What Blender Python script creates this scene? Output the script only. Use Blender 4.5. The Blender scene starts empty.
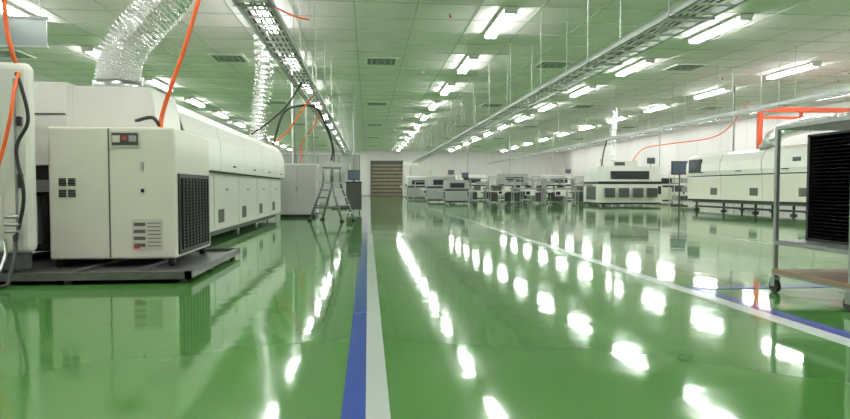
import bpy, bmesh, math, random
from mathutils import Vector, Matrix
random.seed(4)
S=bpy.context.scene
try:
    S.view_settings.view_transform='Standard'
except Exception as e: print(e)

# ------------------------------------------------------------ materials
def mat(name,col,rough=.5,metal=0,noise=0,nscale=5,bump=0,bscale=20,emit=None,es=0,coat=0,rvar=0,spec=.5):
    m=bpy.data.materials.new(name); m.use_nodes=True
    nt=m.node_tree; p=nt.nodes['Principled BSDF']
    p.inputs['Base Color'].default_value=(*col,1)
    p.inputs['Roughness'].default_value=rough
    p.inputs['Metallic'].default_value=metal
    p.inputs['Specular IOR Level'].default_value=spec
    if coat:
        p.inputs['Coat Weight'].default_value=coat; p.inputs['Coat Roughness'].default_value=.06
    tc=nt.nodes.new('ShaderNodeTexCoord')
    if noise:
        n=nt.nodes.new('ShaderNodeTexNoise'); n.inputs['Scale'].default_value=nscale; n.inputs['Detail'].default_value=3
        nt.links.new(tc.outputs['Object'],n.inputs['Vector'])
        r=nt.nodes.new('ShaderNodeMapRange')
        r.inputs['From Min'].default_value=.3; r.inputs['From Max'].default_value=.7
        r.inputs['To Min'].default_value=1-noise; r.inputs['To Max'].default_value=1+noise
        nt.links.new(n.outputs['Fac'],r.inputs['Value'])
        v=nt.nodes.new('ShaderNodeVectorMath'); v.operation='SCALE'; v.inputs[0].default_value=col
        nt.links.new(r.outputs['Result'],v.inputs['Scale']); nt.links.new(v.outputs['Vector'],p.inputs['Base Color'])
    if rvar:
        n=nt.nodes.new('ShaderNodeTexNoise'); n.inputs['Scale'].default_value=.6; n.inputs['Detail'].default_value=4
        nt.links.new(tc.outputs['Object'],n.inputs['Vector'])
        r=nt.nodes.new('ShaderNodeMapRange')
        r.inputs['From Min'].default_value=.3; r.inputs['From Max'].default_value=.7
        r.inputs['To Min'].default_value=rough-rvar; r.inputs['To Max'].default_value=rough+rvar
        nt.links.new(n.outputs['Fac'],r.inputs['Value']); nt.links.new(r.outputs['Result'],p.inputs['Roughness'])
    if bump:
        n=nt.nodes.new('ShaderNodeTexNoise'); n.inputs['Scale'].default_value=bscale; n.inputs['Detail'].default_value=2
        nt.links.new(tc.outputs['Object'],n.inputs['Vector'])
        b=nt.nodes.new('ShaderNodeBump'); b.inputs['Strength'].default_value=1; b.inputs['Distance'].default_value=bump
        nt.links.new(n.outputs['Fac'],b.inputs['Height']); nt.links.new(b.outputs['Normal'],p.inputs['Normal'])
    if emit:
        p.inputs['Emission Color'].default_value=(*emit,1); p.inputs['Emission Strength'].default_value=es
    return m
FB=dict(rough=.068,rvar=.018,bump=.0026,bscale=2.0,spec=.45)
M_floor=mat('green_epoxy',(.080,.220,.052),noise=.08,nscale=.5,**FB)
M_blue=mat('blue_line',(.035,.07,.38),**FB)
M_whl=mat('white_line',(.60,.64,.62),**FB)
M_ceil=mat('ceiling_tile',(.85,.75,.79),.7,noise=.03,nscale=2)
M_grid=mat('ceiling_tbar',(.50,.48,.47),.5)
M_wall=mat('wall_paint',(.66,.61,.61),.5,noise=.03,nscale=.5)
M_wallg=mat('partition_grey',(.42,.41,.41),.45,noise=.03,nscale=1)
M_cream=mat('cream_enamel',(.76,.73,.64),.35,noise=.02,nscale=2)
M_white=mat('white_enamel',(.76,.745,.70),.3,noise=.02,nscale=2)
M_grey=mat('grey_enamel',(.32,.33,.32),.4)
M_dgrey=mat('dark_grey',(.07,.075,.07),.45)
M_black=mat('black_plastic',(.012,.012,.013),.4)
M_seam=mat('seam',(.12,.12,.10),.6)
M_steel=mat('brushed_steel',(.50,.51,.50),.32,1,noise=.1,nscale=12)
M_dsteel=mat('dull_steel_pallet',(.17,.17,.165),.4,.8,noise=.1,nscale=8)
M_alu=mat('galvanised',(.36,.37,.36),.45,.7,noise=.1,nscale=8)
M_rung=mat('tray_rung',(.62,.62,.60),.4,.3)
M_lad=mat('ladder_frame',(.16,.165,.16),.4,.3)
M_foil=mat('foil_duct',(.9,.9,.9),.27,1,bump=.016,bscale=26)
M_orange=mat('orange_hose',(.85,.13,.02),.4)
M_ored=mat('orange_red_steel',(.72,.09,.025),.4)
M_red=mat('red_plastic',(.6,.03,.03),.4)
M_yel=mat('yellow',(.8,.55,.05),.5)
M_brown=mat('brown_shutter',(.20,.165,.11),.5,noise=.15,nscale=3)
M_brownd=mat('shutter_dark_slat',(.05,.045,.035),.5)  # dark brown backing, shows as stripes between the lighter slats
M_board=mat('shelf_board',(.30,.20,.13),.6,noise=.1,nscale=6)
M_glass=mat('smoked_window',(.03,.035,.04),.08)
M_label=mat('paper_label',(.62,.58,.50),.6)
M_sign=mat('sign_acrylic',(.24,.30,.29),.2)
M_screen=mat('monitor_screen',(.05,.07,.09),.1,emit=(.3,.4,.5),es=.12)
M_tube=mat('fluorescent_tube',(.9,.9,.9),.4,emit=(.96,1,.97),es=54)
M_wire=mat('cable_black',(.02,.02,.02),.5)
M_wheel=mat('castor_rubber',(.03,.03,.03),.6)
M_green=mat('green_lamp',(.05,.5,.1),.4)

# ------------------------------------------------------------ mesh builder
class B:
    def __init__(s): s.bm=bmesh.new(); s.m=[]
    def mi(s,m):
        if m not in s.m: s.m.append(m)
        return s.m.index(m)
    def box(s,x0,x1,y0,y1,z0,z1,m):
        i=s.mi(m); v=[s.bm.verts.new((x,y,z)) for z in(z0,z1) for y in(y0,y1) for x in(x0,x1)]
        for f in((0,2,3,1),(4,5,7,6),(0,1,5,4),(2,6,7,3),(0,4,6,2),(1,3,7,5)):
            s.bm.faces.new([v[k] for k in f]).material_index=i
        return s
    def bar(s,a,b,r,m,n=8,r2=None):
        i=s.mi(m); a=Vector(a); b=Vector(b); d=(b-a).normalized()
        u=d.cross(Vector((0,0,1))) if abs(d.z)<.9 else d.cross(Vector((1,0,0)))
        u.normalize(); w=d.cross(u); r2=r if r2 is None else r2
        A=[s.bm.verts.new(a+(u*math.cos(t)+w*math.sin(t))*r) for t in [2*math.pi*k/n for k in range(n)]]
        C=[s.bm.verts.new(b+(u*math.cos(t)+w*math.sin(t))*r2) for t in [2*math.pi*k/n for k in range(n)]]
        for k in range(n):
            f=s.bm.faces.new([A[k],A[(k+1)%n],C[(k+1)%n],C[k]]); f.material_index=i; f.smooth=n>6
        s.bm.faces.new(A[::-1]).material_index=i; s.bm.faces.new(C).material_index=i
        return s
    def prism_y(s,prof,y0,y1,m,smooth=False):
        i=s.mi(m)
        A=[s.bm.verts.new((x,y0,z)) for x,z in prof]; C=[s.bm.verts.new((x,y1,z)) for x,z in prof]; n=len(prof)
        for k in range(n):
            f=s.bm.faces.new([A[k],A[(k+1)%n],C[(k+1)%n],C[k]]); f.material_index=i
        s.bm.faces.new(A[::-1]).material_index=i; s.bm.faces.new(C).material_index=i
        return s
    def tube(s,pts,r,m,n=10,seg=8,ripple=0,jit=0):
        i=s.mi(m); P=[Vector(p) for p in pts]; P=[P[0]*2-P[1]]+P+[P[-1]*2-P[-2]]; path=[]
        for k in range(1,len(P)-2):
            for j in range(seg):
                t=j/seg; a,b,c,d=P[k-1:k+3]
                path.append(.5*((2*b)+(c-a)*t+(2*a-5*b+4*c-d)*t*t+(3*b-a-3*c+d)*t**3))
        path.append(P[-2]); prev=None; u=None
        for k,p in enumerate(path):
            d=(path[min(k+1,len(path)-1)]-path[max(k-1,0)]).normalized()
            if u is None:
                u=d.cross(Vector((0,1,.1)));
                if u.length<.1: u=d.cross(Vector((1,0,0)))
            u=(u-d*u.dot(d)).normalized(); w=d.cross(u)
            rr=r*(1+(ripple if k%2 else -ripple))
            ring=[s.bm.verts.new(p+(u*math.cos(t)+w*math.sin(t))*rr*(1+random.uniform(-jit,jit))) for t in [2*math.pi*q/n for q in range(n)]]
            if prev:
                for q in range(n):
                    f=s.bm.faces.new([prev[q],prev[(q+1)%n],ring[(q+1)%n],ring[q]]); f.material_index=i; f.smooth=(jit==0)
            else: s.bm.faces.new(ring[::-1]).material_index=i
            prev=ring
        s.bm.faces.new(prev).material_index=i
        return s
    def castor(s,x,y,r=.06,top=.16):
        s.bar((x-.02,y,r),(x+.02,y,r),r,M_wheel,14)
        s.box(x-.03,x-.022,y-.03,y+.03,r,top,M_steel); s.box(x+.022,x+.03,y-.03,y+.03,r,top,M_steel)
        s.box(x-.03,x+.03,y-.035,y+.035,top-.01,top,M_steel); return s
    def done(s,name,parent=None,loc=(0,0,0),rot=0,bevel=0):
        bmesh.ops.recalc_face_normals(s.bm,faces=s.bm.faces)
        me=bpy.data.meshes.new(name); s.bm.to_mesh(me); s.bm.free()
        for m in s.m: me.materials.append(m)
        o=bpy.data.objects.new(name,me); S.collection.objects.link(o)
        o.location=loc; o.rotation_euler=(0,0,rot)
        if parent: o.parent=parent
        if bevel:
            b=o.modifiers.new('bevel','BEVEL'); b.width=bevel; b.segments=3; b.limit_method='ANGLE'; b.angle_limit=math.radians(50)
        return o
def empty(name,loc=(0,0,0)):
    e=bpy.data.objects.new(name,None); S.collection.objects.link(e); e.location=loc; e.empty_display_size=.2; return e

# ------------------------------------------------------------ room
XL,XR,YB,YF,ZC=-19,25.5,-4,76,5.65
B().box(XL,XR,YB,YF,-.1,0,M_floor).done('floor')
B().box(XL,XR,YB,YF,ZC,ZC+.1,M_ceil).done('ceiling')
B().box(XL-.1,XL,YB,YF,0,ZC,M_wall).done('wall_left')
B().box(XR,XR+.1,YB,YF,0,ZC,M_wall).done('wall_right')
B().box(XL,XR,YF,YF+.1,0,ZC,M_wall).done('wall_back')
B().box(XL,XR,YB-.1,YB,0,ZC,M_wall).done('wall_front')
b=B()
x=3.67-6.4*3-.8
while x<XR:
    if x>XL: b.box(x-.02,x+.02,YB,YF,ZC-.012,ZC,M_grid)
    x+=1.6
y=16.6-5.5*3-1.375-5.5*.25
while y<YF:
    if y>YB: b.box(XL,XR,y-.02,y+.02,ZC-.012,ZC,M_grid)
    y+=1.375
b.done('ceiling_grid')
B().box(XL,XL+.02,YB,YF,0,.12,M_grey).done('baseboard_left')
B().box(XR-.02,XR,YB,YF,0,.12,M_grey).done('baseboard_right')
B().box(XL+.02,XR-.02,YF-.02,YF,0,.12,M_grey).done('baseboard_back')
b=B()
for k in range(26): b.box(XR-.008,XR,YB+k*3+.5,YB+k*3+.53,.12,ZC-.02,M_grid)
b.done('trim_right')
b=B()
for k in range(15): b.box(XL+k*3,XL+k*3+.04,YF-.008,YF,.12,ZC-.02,M_grid)
b.done('trim_back')

# floor lines
e=.003
B().box(-.121,-.013,YB,75.9,0,e,M_blue).done('floor_line_blue')
B().box(-.013,.095,YB,75.9,0,e,M_whl).done('floor_line_white')
B().box(3.02,3.17,YB,75.9,0,e,M_whl).done('floor_line_white')
B().box(7.12,7.27,YB,75.9,0,e,M_whl).done('floor_line_white')
b=B(); b.box(3.17,3.32,YB,5.75,0,e,M_blue); b.box(3.17,12,5.6,5.75,0,e+.001,M_blue); b.done('floor_line_blue')

# luminaires
FX=[3.67+6.4*k for k in range(-3,4)]; FY=[16.6+5.5*k for k in range(-3,11)]
b=B()
def fixture(b,x,y):
    b.box(x-.17,x+.17,y-1.32,y+1.32,ZC-.06,ZC-.013,M_white)
    for s in(-1,1): b.box(x+s*.18-.01,x+s*.18+.01,y-1.32,y+1.32,ZC-.085,ZC-.013,M_white)
    for dx in(-.09,.09): b.bar((x+dx,y-1.26,ZC-.132),(x+dx,y+1.26,ZC-.132),.045,M_tube,8)
    for yy in(-1.3,-.02,1.26): b.box(x-.17,x+.17,y+yy,y+yy+.04,ZC-.18,ZC-.06,M_white)
for x in FX:
    for y in FY: fixture(b,x,y)
b.done('fluorescent_ceiling_lights')
# air diffusers
for x in(-12.3,-4.9,.5,6.9,12.1,19.7):
    b=B()
    for k in range(-2,10,2):
        y=19.35+5.5*k+(2.75 if int(x*10)%2 else 0)
        b.box(x-.6,x+.6,y-.6,y+.6,ZC-.05,ZC-.013,M_white)
        for j in range(5): 
            q=.5-.1*j
            b.box(x-q,x+q,y-q,y+q,ZC-.056-j*.006,ZC-.05-j*.006,M_dgrey if j%2==0 else M_grey)
    b.done('air_diffusers')
for x in(-9,2.2,8.5,14.8,20):
    b=B()
    for k in range(9):
        y=8+8*k; b.bar((x,y,ZC-.013),(x,y,ZC-.06),.06,M_white,12); b.bar((x,y,ZC-.06),(x,y,ZC-.12),.03,M_red,8)
    b.done('sprinkler_heads')

# cable trays
def tray(name,x0,x1,z,y0,y1,step=.4,nc=5):
    b=B()
    for x in(x0,x1):
        b.box(x-.01,x+.01,y0,y1,z,z+.09,M_alu)
        b.box(x-.022,x+.022,y0,y1,z+.085,z+.095,M_alu); b.box(x-.03,x+.03,y0,y1,z-.005,z+.005,M_alu)
    y=y0+.1
    while y<y1:
        b.box(x0+.012,x1-.012,y-.035,y+.035,z+.01,z+.03,M_rung); y+=step
    y=y0+1
    while y<y1:
        for x in(x0-.03,x1+.03): b.bar((x,y,z-.03),(x,y,ZC-.012),.008,M_alu,6)
        b.box(x0-.06,x1+.06,y-.02,y+.02,z-.03,z,M_alu); y+=3.4
    for k in range(nc):
        xx=x0+(x1-x0)*(.15+.17*k); pts=[]
        for j in range(int((y1-y0)/4)+1): pts.append((xx+random.uniform(-.03,.03),y0+j*4,z+.055))
        b.tube(pts,.018,[M_wire,M_wire,M_dgrey,M_wire,M_wire][k],6,2)
    return b.done(name)
T1=tray('cable_tray',-1.84,-1.36,3.6,1,60)
tray('cable_tray',4.58,5.22,3.6,1,62,.42,4)
tray('cable_tray',13.3,13.8,3.7,14,66,.6,2)

# far door shutter + partition
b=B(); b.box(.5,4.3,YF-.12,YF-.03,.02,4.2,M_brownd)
for k in range(9): b.box(.5,4.3,YF-.15,YF-.12,.05+k*.46,.32+k*.46,M_brown)
b.box(.35,.5,YF-.18,YF-.03,0,4.35,M_dgrey); b.box(4.3,4.45,YF-.18,YF-.03,0,4.35,M_dgrey); b.box(.35,4.45,YF-.18,YF-.03,4.2,4.45,M_dgrey)
b.done('door_1')
b=B(); b.box(-18.95,-.6,44,44.12,0,3.4,M_wallg)
for k in range(12): b.box(-.62-1.5*k,-.6-1.5*k+.02,43.98,44,0,3.4,M_dgrey)
b.box(-18.95,-.6,43.96,44,3.3,3.4,M_alu)
b.done('wall_partition')

# ------------------------------------------------------------ left reflow oven
OV=empty('reflow_oven',(-4.3,13.4,0))
def loc(o,p=OV): 
    o.location=Vector(o.location)-p.location; o.parent=p; return o
b=B()
prof=[(-5.9,1.3),(-5.95,1.9),(-5.8,2.2),(-5.5,2.32),(-3.1,2.32),(-2.86,2.26),(-2.72,2.1),(-2.64,1.85),(-2.62,1.5),(-2.62,1.3)]
ys=[9.0,11.1,13.2,15.3,17.4,19.4]
b.prism_y([(x*1 if x<-4 else x-.015,z-.012) for x,z in prof],9.0,19.35,M_seam)
for k in range(5): b.prism_y(prof,ys[k]+.012,ys[k+1]-.012,M_white)
loc(b.done('hood',bevel=.01))
b=B()
b.box(-5.85,-2.78,8.95,19.35,.22,1.28,M_cream)
for k in range(5):
    b.box(-2.78,-2.755,ys[k]+.03,ys[k+1]-.03,.26,1.24,M_white)
    b.box(-2.755,-2.735,ys[k]+.9,ys[k]+1.1,.95,.99,M_steel)
    b.box(-2.757,-2.75,ys[k]+.3,ys[k]+.75,.35,.6,M_seam)
    b.box(-2.62,-2.6,ys[k]+.95,ys[k]+1.15,1.4,1.43,M_black)
b.box(-5.7,-2.9,9,19.3,.1,.22,M_dgrey)
for y in(9.3,12,14.6,17,19): 
    for x in(-5.5,-3.1): b.bar((x,y,0),(x,y,.12),.05,M_steel,10)
loc(b.done('lower_body',bevel=.008))
# near end unit
b=B()
b.box(-5.9,-3.68,7.8,8.95,1.28,2.3,M_white)
b.box(-3.68,-2.75,7.95,8.95,1.72,2.28,M_white)
b.prism_y([(-2.75,1.72),(-2.75,2.28),(-2.70,2.1),(-2.66,1.72)],7.95,8.95,M_white)
b.box(-5.9,-3.75,8.1,8.95,.22,1.28,M_dgrey)
b.box(-4.6,-3.8,7.85,8.1,.95,1.1,M_steel)
for k in range(5): b.box(-4.4+.12*k,-4.34+.12*k,7.9,8.1,.3,.9,M_black if k%2 else M_grey)
b.box(-5.6,-3.7,7.79,7.8,1.9,1.92,M_seam)
loc(b.done('end_housing',bevel=.03))
# chiller cabinet
b=B()
b.box(-3.62,-2.22,7.2,8.72,.18,1.70,M_cream)
loc(b.done('cabinet_body',bevel=.03))
b=B()
b.box(-2.96,-2.945,7.192,7.2,.2,1.68,M_seam)
b.box(-2.93,-2.6,7.18,7.2,1.47,1.65,M_label); b.box(-2.91,-2.62,7.176,7.18,1.49,1.63,M_dgrey)
b.box(-2.9,-2.82,7.17,7.176,1.52,1.6,M_label); b.box(-2.79,-2.75,7.165,7.176,1.55,1.59,M_red); b.box(-2.72,-2.64,7.17,7.176,1.53,1.6,M_grey)
for (x,z) in((-3.5,1.1),(-3.5,.97)):
    for k in range(5):
        for c in range(2): b.box(x+c*.1,x+.08+c*.1,7.185,7.2,z-.018*k,z+.01-.018*k,M_black)
b.box(-2.71,-2.37,7.192,7.2,.28,.64,M_label)
for k in range(4): b.box(-2.69,-2.56,7.19,7.192,.56-.08*k,.6-.08*k,M_seam); 
for k in range(7): b.box(-2.54,-2.39,7.19,7.192,.59-.044*k,.6-.044*k,M_seam)
b.box(-2.69,-2.62,7.189,7.192,.3,.33,M_red)
b.box(-2.60,-2.57,7.18,7.2,.95,.99,M_black); b.box(-2.6,-2.57,7.18,7.2,1.2,1.3,M_steel)
loc(b.done('cabinet_controls'))
b=B()
b.box(-2.22,-2.20,7.28,8.6,.22,1.17,M_black)
for k in range(22): b.box(-2.2,-2.185,7.36,8.52,.27+k*.039,.276+k*.039,M_dgrey)
for k in range(9): b.box(-2.2,-2.182,7.36+k*.14,7.368+k*.14,.27,1.12,M_black)
loc(b.done('radiator_grille'))
b=B()
b.box(-4.4,-1.85,6.45,6.51,.05,.13,M_dsteel); b.box(-4.4,-1.85,8.85,8.91,.05,.13,M_dsteel)
b.box(-1.91,-1.85,6.45,8.91,.05,.13,M_dsteel); b.box(-4.4,-4.34,6.45,8.91,.05,.13,M_dsteel)
b.box(-4.34,-1.91,6.51,8.85,.07,.085,M_dsteel)
for x in(-3.1,-2.5): b.box(x-.03,x+.03,6.51,8.85,.085,.12,M_dsteel)
for x in(-4.3,-3.1,-1.95):
    for y in(6.52,7.6,8.84): b.bar((x,y,0),(x,y,.06),.04,M_dgrey,10)
for x in(-3.55,-2.3):
    for y in(7.3,8.6): b.bar((x,y,.085),(x,y,.18),.04,M_black,10)
loc(b.done('drip_tray'))
b=B(); b.tube([(-3.35,8.5,2.28),(-3.33,8.5,2.6),(-3.2,8.5,2.95),(-2.92,8.52,3.3),(-2.68,8.6,3.65),(-2.6,8.8,4.2),(-2.6,9,5.6)],.27,M_foil,24,16,.05,.035)
b.bar((-3.35,8.5,2.27),(-3.35,8.5,2.42),.31,M_steel,24)
loc(b.done('exhaust_duct'))
b=B(); b.tube([(-3.2,18.2,2.3),(-3.2,18.2,2.9),(-3.12,18.2,3.6),(-3.05,18.3,4.4),(-3.1,18.4,5.6)],.26,M_foil,20,12,.07,.04)
b.bar((-3.2,18.2,2.3),(-3.2,18.2,2.45),.3,M_steel,20)
loc(b.done('exhaust_duct_rear'))
b=B()
b.tube([(-2.42,7.32,1.69),(-2.38,7.35,1.95),(-2.14,7.4,2.7),(-1.98,7.45,3.3),(-1.9,7.5,3.62)],.026,M_orange,10,6)
b.tube([(-2.42,7.32,1.72),(-2.5,7.3,1.82),(-2.7,7.4,1.80),(-2.9,7.9,1.85)],.022,M_wire,8,6)
loc(b.done('air_hoses'))

# near left printer (access door swung open beside its housing)
NP=empty('stencil_printer',(-4.6,7.1,0))
b=B(); b.box(-5.6,-3.56,6.72,6.9,.3,2.33,M_white); 
loc(b.done('door_panel',bevel=.08),NP)
b=B(); b.box(-5.3,-3.84,6.7,6.72,.5,2.1,M_cream); b.box(-5.2,-4.0,6.69,6.7,.6,1.9,M_sign)
b.box(-3.70,-3.68,6.7,6.72,.45,2.15,M_grey)
b.box(-3.66,-3.62,6.68,6.72,1.0,1.15,M_black); b.box(-3.66,-3.62,6.68,6.72,1.65,1.75,M_black)
loc(b.done('door_trim',bevel=.004),NP)
b=B(); b.box(-5.8,-4.5,6.95,7.7,.3,2.2,M_white)
loc(b.done('housing',bevel=.06),NP)
b=B(); b.box(-5.5,-3.65,6.74,6.9,.13,.3,M_dgrey); b.box(-5.7,-4.6,6.95,7.6,.13,.3,M_dgrey)
for x in(-5.4,-4.7):
    for y in(6.8,7.5): b.bar((x,y,0),(x,y,.13),.04,M_steel,10)
loc(b.done('base'),NP)
b=B()
b.tube([(-3.62,6.68,2.2),(-3.60,6.55,2.0),(-3.62,6.5,1.7),(-3.72,6.5,1.3),(-3.85,6.5,.9),(-3.8,6.55,.6)],.018,M_orange,10,8)
b.tube([(-3.7,6.8,2.3),(-3.7,6.7,2.45),(-3.76,6.7,3.0),(-3.8,6.7,5.6)],.022,M_orange,10,8)
b.tube([(-3.66,6.7,2.2),(-3.56,6.6,2.05),(-3.5,6.6,1.7),(-3.62,6.6,1.4),(-3.56,6.6,.9),(-3.66,6.6,.4)],.018,M_wire,8,8)
b.tube([(-3.7,6.68,.5),(-3.6,6.5,.35),(-3.55,6.3,.12),(-3.6,6.2,.03),(-4.3,6.1,.03)],.02,M_wire,8,8)
b.tube([(-3.8,6.68,.45),(-3.7,6.5,.3),(-3.7,6.3,.1),(-3.9,6.2,.03)],.018,M_steel,8,8)
for z in(.55,.62,.7): b.bar((-3.75,6.6,z),(-3.6,6.6,z),.02,M_steel,8)
loc(b.done('hoses'),NP)

# hanging sign
b=B(); b.box(-7.0,-5.75,11.5,11.53,3.55,4.05,M_sign)
b.box(-7.02,-5.73,11.49,11.54,4.03,4.08,M_alu); b.box(-7.02,-5.73,11.49,11.54,3.52,3.56,M_alu)
for x in(-6.9,-5.85): b.bar((x,11.515,4.05),(x,11.515,ZC-.012),.008,M_alu,6)
b.done('hanging_sign')

# mid-left partition cabinets
b=B()
b.box(-3.0,-1.75,20.6,21.8,.1,1.78,M_wallg); b.box(-3.02,-1.73,20.58,21.82,1.78,1.82,M_white)
for k in range(2): b.box(-2.97+.61*k,-2.4+.61*k,20.585,20.6,.14,1.74,M_wallg)
b.box(-2.42,-2.4,20.56,20.585,.9,1.05,M_black)
b.box(-2.95,-1.8,20.65,21.7,0,.1,M_black); b.done('storage_cabinet',bevel=.006)
b=B()
b.box(-1.9,-.9,30,31,.1,2.2,M_wallg); b.box(-1.7,-1.1,29.97,30,1.2,1.8,M_grey); b.box(-1.8,-1.0,30.05,30.95,0,.1,M_black)
b.done('control_cabinet',bevel=.01)
# step ladder with platform
def ladder(name,x,y,rot):
    b=B(); w=.34
    for sx in(-w,w):
        b.bar((sx,-.58,.02),(sx*.75,-.14,1.15),.036,M_lad,8)
        b.bar((sx,.58,.02),(sx*.75,.14,1.15),.036,M_lad,8)
        b.bar((sx*.75,-.14,1.15),(sx*.75,-.14,1.62),.028,M_lad,8); b.bar((sx*.75,.14,1.15),(sx*.75,.14,1.62),.028,M_lad,8)
        b.bar((sx*.75,-.16,1.62),(sx*.75,.16,1.62),.028,M_lad,8)
        b.bar((sx*.95,-.44,.4),(sx*.95,.44,.4),.024,M_lad,8)
        for sy in(-.58,.58): b.box(sx-.045,sx+.045,sy-.055,sy+.055,0,.05,M_black)
    for k in range(4): 
        z=.22+.24*k; yy=-.58+.44*z/1.13; ww=w*(1-.25*z/1.15)
        b.box(-ww,ww,yy-.05,yy+.09,z,z+.04,M_alu); b.bar((-ww,-yy,z),(ww,-yy,z),.02,M_lad,8)
    b.box(-w*.85,w*.85,-.22,.22,1.13,1.18,M_alu); b.bar((-w*.75,.16,1.62),(w*.75,.16,1.62),.026,M_lad,8)
    return b.done(name,loc=(x,y,0),rot=rot)
ladder('step_ladder',-1.1,18.6,math.radians(60))
b=B()
b.box(-.3,.3,-.3,.3,.15,1.2,M_dgrey); b.box(-.32,.32,-.32,.32,1.2,1.25,M_black); b.box(-.24,.24,-.1,-.05,1.32,1.7,M_black); b.box(-.22,.22,-.105,-.1,1.35,1.67,M_screen)
b.bar((0,-.05,1.25),(0,-.05,1.4),.03,M_black)
for sx in(-.22,.22):
    for sy in(-.25,.25): b.castor(sx,sy,.05,.15)
b.done('computer_trolley',loc=(-.55,24,0))

# dangling services mid-left
b=B()
for k,(x,y) in enumerate([(-2.4,20.2),(-2.05,20.4),(-1.95,22),(-2.7,22),(-.65,27.3)]):
    b.bar((x,y,0 if k>1 else 1.83),(x,y,ZC-.012),.02+.01*(k%2),[M_alu,M_white][k%2],8)
b.done('service_pipes')
b=B()
b.tube([(-2.9,18.9,2.33),(-2.6,19,3.3),(-2.1,19,3.55),(-1.6,19.2,3.5),(-1.3,19.6,2.9),(-1.15,20,2.3),(-1.2,20,1.9)],.035,M_wire,8,8)
b.tube([(-1.6,17.5,3.58),(-1.9,17.6,3.2),(-2.3,17.9,2.7),(-2.7,18,2.34)],.022,M_orange,8,8)
b.tube([(-1.6,20.5,3.58),(-1.8,20.6,3.1),(-2.2,20.8,2.6),(-2.3,20.9,1.84)],.022,M_orange,8,8)
b.tube([(-1.6,23,3.58),(-1.4,23.1,3.0),(-1.3,23.4,2.4),(-1.3,23.4,2.0)],.022,M_wire,8,8)
b.tube([(-1.6,15,3.58),(-2.0,15.1,3.0),(-2.5,15.3,2.6),(-2.9,15.4,2.34)],.02,M_wire,8,8)
b.tube([(-1.8,8.6,3.72),(-1.5,8.8,3.66),(-1.1,8.9,3.5),(-.85,9,3.46)],.013,M_orange,8,8)
b.bar((-.85,9,3.44),(-.85,9,5.63),.008,M_alu,6)
b.done('drop_hoses',parent=T1)

# ------------------------------------------------------------ far machines
def smt(name,x,y,w=2.4,d=1.8,h=1.6,rot=0,main=None,mon=True,hose=0):
    main=main or M_white
    b=B(); a=w/2; c=d/2
    b.box(-a,a,-c,c,.2,h*.55,main); b.box(-a+.05,a-.05,-c+.05,c-.05,.1,.2,M_black)
    b.box(-a,a,-c+.12,c,h*.55,h*.62,M_black)
    pr=[(-c+.1,h*.62),(-c+.3,h),(c-.2,h),(c,h*.62)]
    i=b.mi(main)
    A=[b.bm.verts.new((-a,p,z)) for p,z in pr]; C=[b.bm.verts.new((a,p,z)) for p,z in pr]
    for k in range(4): b.bm.faces.new([A[k],A[(k+1)%4],C[(k+1)%4],C[k]]).material_index=i
    b.bm.faces.new(A[::-1]).material_index=i; b.bm.faces.new(C).material_index=i
    b.box(-a*.6,a*.6,-c+.08,-c+.3,h*.68,h*.88,M_glass)
    b.box(-a*.8,-a*.1,-c-.015,-c,.3,h*.5,main); b.box(a*.1,a*.8,-c-.015,-c,.3,h*.5,main)
    b.box(-a-.015,-a,-c*.6,c*.6,.35,h*.5,M_seam); b.box(a*.86,a*.96,-c-.02,-c,h*.3,h*.5,M_black)
    b.box(-a-.5,-a,-.2,.2,h*.5,h*.56,M_steel); b.box(a,a+.5,-.2,.2,h*.5,h*.56,M_steel)
    for sx in(-a+.15,a-.15):
        for sy in(-c+.15,c-.15): b.bar((sx,sy,0),(sx,sy,.12),.05,M_steel,8)
    if mon:
        b.bar((a*.7,-c+.3,h),(a*.7,-c+.3,h+.2),.02,M_black); b.box(a*.7-.22,a*.7+.22,-c+.25,-c+.3,h+.15,h+.48,M_black); b.box(a*.7-.19,a*.7+.19,-c+.245,-c+.25,h+.18,h+.45,M_screen)
    b.bar((-a*.7,0,h),(-a*.7,0,h+.2),.015,M_steel)
    for k,m in enumerate((M_green,M_yel,M_red)): b.bar((-a*.7,0,h+.2+.08*k),(-a*.7,0,h+.27+.08*k),.035,m,8)
    if hose==1:
        b.tube([(.5,0,h-.02),(.8,0,2.8),(1.4,0,3.3),(2.6,-.5,3.5),(4.6,-2,3.9),(5.6,-3,5.6)],.03,M_orange,8,8)
        b.tube([(-1.2,0,h-.02),(-1.1,0,3),(-.9,0,3.7)],.04,M_wire,8,8)
        b.tube([(-.4,.4,h-.02),(-.3,.5,3.2),(-.2,.6,5.6)],.12,M_foil,14,14,.07,.03)
        for k in range(4): b.box(-1.5+.8*k,-1.0+.8*k,-c-.25,-c-.02,.5,1.0,M_dgrey)
        b.box(.2,.9,-c+.02,-c+.2,h*.5,h*.62,M_glass)
        b.box(-.8,.6,-.6,.5,h,h+.3,M_white); b.box(-.7,-.1,-.62,-.6,h+.05,h+.25,M_dgrey)
    if hose==2:
        b.bar((-.2,.3,h),(-.2,.3,5.6),.03,M_alu,6)
    return b.done(name,loc=(x,y,0),rot=rot,bevel=.015)
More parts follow.
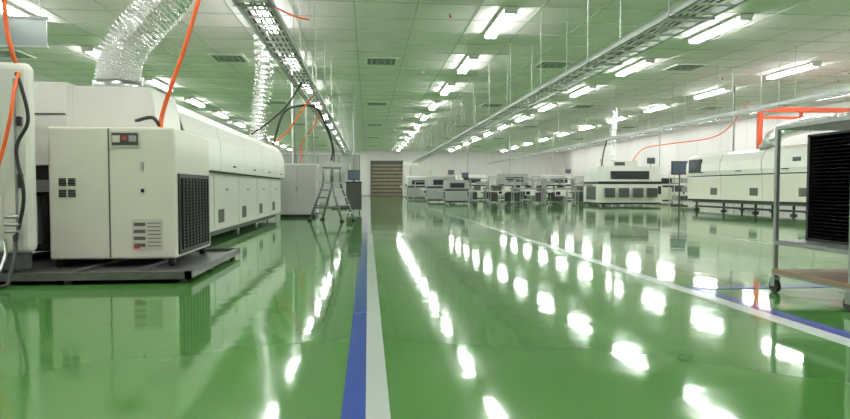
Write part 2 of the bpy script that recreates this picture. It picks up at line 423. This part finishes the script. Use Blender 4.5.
def conveyor(name,x,y,L=2.4,rot=0):
    b=B(); a=L/2
    for sx in(-a+.1,a-.1):
        for sy in(-.25,.25): b.box(sx-.03,sx+.03,sy-.03,sy+.03,.03,.9,M_alu); b.bar((sx,sy,0),(sx,sy,.03),.05,M_black)
        b.box(sx-.02,sx+.02,-.25,.25,.2,.25,M_alu)
    for sy in(-.28,.28): b.box(-a,a,sy-.03,sy+.03,.9,1.02,M_grey)
    b.box(-a,a,-.25,.25,.95,.97,M_black); b.box(-.3,.3,-.33,-.3,.55,.9,M_white); b.box(-.25,0,-.34,-.33,.6,.8,M_black)
    b.box(-a*.8,-a*.8+.03,-.28,.28,1.02,1.5,M_alu); b.box(a*.8,a*.8+.03,-.28,.28,1.02,1.5,M_alu); b.box(-a*.8,a*.8,-.28,.28,1.48,1.52,M_grey)
    return b.done(name,loc=(x,y,0),rot=rot)
def bench(name,x,y,L=2.2,rot=0):
    b=B(); a=L/2
    for sx in(-a+.05,a-.05):
        b.box(sx-.025,sx+.025,-.35,-.3,0,.78,M_grey); b.box(sx-.025,sx+.025,.3,.35,0,1.75,M_grey); b.box(sx-.02,sx+.02,-.35,.35,.1,.14,M_grey)
    b.box(-a,a,-.38,.38,.78,.82,M_label); b.box(-a,a,.1,.35,1.25,1.28,M_label); b.box(-a,a,.1,.16,1.7,1.76,M_alu)
    b.box(-a*.7,-a*.7+.5,0,.3,.82,1.15,M_dgrey); b.box(-.1,.4,-.05,.25,.82,1.1,M_white); b.box(a*.5,a*.5+.4,.05,.09,.82,1.2,M_black); b.box(-a*.5,a*.2,.12,.32,1.28,1.5,M_grey)
    b.box(-a*.9,-a*.9+.4,-.3,.3,.12,.7,M_dgrey); b.box(0,a*.9,.2,.3,.15,.7,M_dgrey)
    b.done(name,loc=(x,y,0),rot=rot)
def stool(name,x,y):
    b=B(); b.bar((0,0,.62),(0,0,.68),.19,M_black,18); b.bar((0,0,.15),(0,0,.62),.025,M_steel)
    for k in range(5):
        t=k*1.2566; b.bar((0,0,.16),(.27*math.cos(t),.27*math.sin(t),.09),.018,M_steel,6); b.bar((.27*math.cos(t),.27*math.sin(t)-.015,.04),(.27*math.cos(t),.27*math.sin(t)+.015,.04),.04,M_wheel,10)
    b.bar((.19,0,.66),(.22,0,.9),.015,M_steel,6); b.box(.2,.24,-.17,.17,.85,1.1,M_black); b.done(name,loc=(x,y,0))
smt('pick_and_place_machine',14.4,33,3.6,2.4,2.2,0,hose=1)
smt('pick_and_place_machine',5.2,43,2.0,1.8,1.8,0,M_grey)
smt('pick_and_place_machine',8.6,50,2.4,1.8,2.1,0,M_white,False,2)
smt('pick_and_place_machine',12.2,50,2.4,1.8,2.2,0,M_grey,False,2)
smt('pick_and_place_machine',16,50,2.4,1.8,2.1,0,hose=2)
smt('pick_and_place_machine',5.0,60,2.6,1.8,2.2,0,M_white,False)
smt('screen_printer',4.3,52,1.8,1.6,1.9,0,M_grey,False)
smt('screen_printer',20.5,40,2.2,1.6,1.9,0,M_cream,False,2)
smt('inspection_machine',5.6,38,1.5,1.3,1.5,0,M_grey)
conveyor('board_conveyor',6.3,40.8,1.8); conveyor('board_conveyor',9.2,41,2.4); conveyor('board_conveyor',12.4,41,2.4)
conveyor('board_conveyor',9.8,36,2.2); conveyor('board_conveyor',4.6,47.5,2.2); conveyor('board_conveyor',10.8,33.3,2.0)
for k in range(4): bench('workbench',8.9+2.7*k,45.5)
for k in range(3): bench('workbench',8.9+2.9*k,38.3)
for k in range(4): bench('workbench',17.0+2.3*k,54)
for k in range(6): stool('stool',8.6+1.7*k,44.3+.2*(k%2))
for k in range(3): stool('stool',9.2+2.4*k,37.4)
b=B(); b.box(3.9,5.6,66,67.5,.05,3.9,M_white); b.box(3.92,5.58,65.97,66,.1,3.5,M_wall); b.box(4.7,4.73,65.95,65.97,.1,3.5,M_seam); b.box(4.6,4.64,65.93,65.97,1.3,1.6,M_black)
b.box(4,5.5,66,67.4,0,.05,M_black); b.done('tall_cabinet',bevel=.01)
# display on a stand beside the placement machine
b=B(); b.box(-.35,.35,-.3,.3,0,.05,M_black); b.bar((0,0,.05),(0,0,1.9),.04,M_dgrey); b.box(-.5,.5,-.08,0,1.75,2.5,M_black); b.box(-.46,.46,-.085,-.08,1.8,2.46,M_screen)
b.done('display_stand',loc=(17.4,32.2,0))
def shelf(name,x,y):
    b=B()
    for sx in(-.9,.9):
        for sy in(-.3,.3): b.box(sx-.02,sx+.02,sy-.02,sy+.02,0,2,M_steel)
    for z in(.2,.75,1.3,1.85): b.box(-.92,.92,-.32,.32,z,z+.03,M_steel)
    for z in(.23,.78,1.33):
        for k in range(4): 
            if random.random()<.85: b.box(-.8+.42*k,-.46+.42*k,-.25,.2,z,z+random.uniform(.2,.4),random.choice([M_grey,M_white,M_dgrey,M_grey]))
    b.done(name,loc=(x,y,0))
shelf('storage_rack',19.6,35.5); shelf('storage_rack',21.5,46); shelf('storage_rack',22.5,34); shelf('storage_rack',20.5,43.2)

# ------------------------------------------------------------ right oven
RO=empty('reflow_oven',(16.5,20.5,0))
ya,yb=13.5,27.2
b=B()
prof=[(15.05,1.55),(15.0,1.75),(15.02,2.1),(15.15,2.4),(15.4,2.55),(17.7,2.55),(17.9,2.4),(17.95,1.55)]
n=5; st=(yb-ya)/n
b.prism_y([(16.5+(x-16.5)*.99,z-.012) for x,z in prof],ya+.02,yb-.02,M_seam)
for k in range(n): b.prism_y(prof,ya+k*st+.015,ya+(k+1)*st-.015,M_white)
loc(b.done('hood',bevel=.02),RO)
b=B()
b.box(15.12,17.85,ya,yb,.5,1.52,M_white)
for k in range(n):
    yy=ya+k*st
    b.box(15.1,15.12,yy+.05,yy+st-.05,.56,1.46,M_cream)
    b.box(15.085,15.1,yy+.3,yy+.8,.7,1.0,M_seam)
    b.box(14.985,15.0,yy+1.2,yy+1.6,1.68,1.72,M_black)
b.box(14.98,15.06,yb-1.3,yb-.3,1.7,2.3,M_black); b.box(14.97,14.98,yb-.9,yb-.5,1.9,2.15,M_screen)
b.box(14.99,15.01,19.6,20.0,1.95,2.1,M_dgrey)
b.box(15.3,17.7,ya+.1,yb-.1,.35,.5,M_dgrey)
for k in range(7):
    yy=ya+.4+k*(yb-ya-.8)/6
    for x in(15.35,17.6): b.bar((x,yy,.05),(x,yy,.4),.05,M_black,8); b.bar((x,yy,0),(x,yy,.06),.12,M_black,12)
b.box(15.3,15.4,ya+.3,yb-.3,.12,.2,M_black)
loc(b.done('lower_body',bevel=.012),RO)
b=B()
b.tube([(15.5,22,2.5),(15.5,21.9,2.8),(15.5,21.3,3.1),(15.45,20.2,3.22),(15.4,18.8,3.2),(15.5,17,3.2),(15.8,15,3.6)],.27,M_foil,22,14,.07,.04)
b.bar((15.5,22,2.5),(15.5,22,2.68),.33,M_steel,20)
loc(b.done('exhaust_duct'),RO)
b=B()
b.bar((16.6,26,2.5),(16.6,26,5.62),.04,M_alu,8)
loc(b.done('supply_pipe'),RO)
b=B()
b.box(15.7,15.86,22.9,23.06,2.5,4.2,M_ored); b.box(15.6,21.5,22.88,23.08,4.08,4.26,M_ored)
b.box(15.86,21.5,22.93,23.03,3.8,3.9,M_ored); b.box(21.4,21.56,22.9,23.06,0,4.2,M_ored)
b.box(17.5,17.6,22.93,23.03,3.82,4.15,M_ored); b.box(19.4,19.5,22.93,23.03,3.82,4.15,M_ored)
for x in(15.8,21.3): b.bar((x,22.98,4.24),(x,22.98,ZC-.012),.02,M_alu,6)
loc(b.done('pipe_frame'),RO)

# ------------------------------------------------------------ trolley on the right
b=B()
x0,x1,ya,yb=3.88,4.68,4.47,5.38
for x in(x0,x1):
    for y in(ya,yb):
        b.box(x-.018,x+.018,y-.018,y+.018,.14,1.58,M_alu); b.castor(x,y,.062,.15)
for z in(1.55,.46,.17):
    for x in(x0,x1): b.box(x-.016,x+.016,ya,yb,z,z+.035,M_alu)
    for y in(ya,yb): b.box(x0,x1,y-.016,y+.016,z,z+.035,M_alu)
b.box(x0,x1,ya,yb,.20,.225,M_board); b.box(x0,x1,ya,yb,.49,.505,M_lad)
b.box(x0-.02,x0-.005,ya-.02,yb+.02,.19,.23,M_board)
for k in range(10): b.box(x0+.05,x1-.05,ya+.09*k+.03,ya+.09*k+.045,1.56,1.58,M_alu)
b.done('rack_trolley',bevel=.003)
b=B()
b.box(4.12,4.62,4.55,4.58,.506,1.5,M_black); b.box(4.12,4.62,5.27,5.3,.506,1.5,M_black)
b.box(4.12,4.62,4.55,5.3,.506,.53,M_black); b.box(4.12,4.62,4.55,5.3,1.48,1.5,M_black)
for k in range(28): b.box(4.14,4.6,4.58,5.27,.55+k*.033,.552+k*.033,M_black)
b.box(4.6,4.62,4.55,5.3,.53,1.48,M_black)
b.done('board_magazine_rack')

# suspended wires over right side
b=B()
for k in range(20):
    x=random.choice([7.6,8.2,11.3,12,16.8,17.4,21]); y=random.uniform(24,60)
    b.bar((x,y,random.uniform(3.2,4.4)),(x,y,ZC-.012),.007,M_grey,5)
b.done('suspension_rods')

# world, camera
w=bpy.data.worlds.new('world'); S.world=w; w.use_nodes=True
w.node_tree.nodes['Background'].inputs[0].default_value=(.8,.9,.85,1); w.node_tree.nodes['Background'].inputs[1].default_value=.3
c=bpy.data.cameras.new('camera'); co=bpy.data.objects.new('camera',c); S.collection.objects.link(co)
c.sensor_width=36; c.lens=36*600/850; c.clip_end=300
co.location=(0,0,1); co.rotation_euler=(math.radians(90-2.05),0,math.radians(-5.43))
S.camera=co
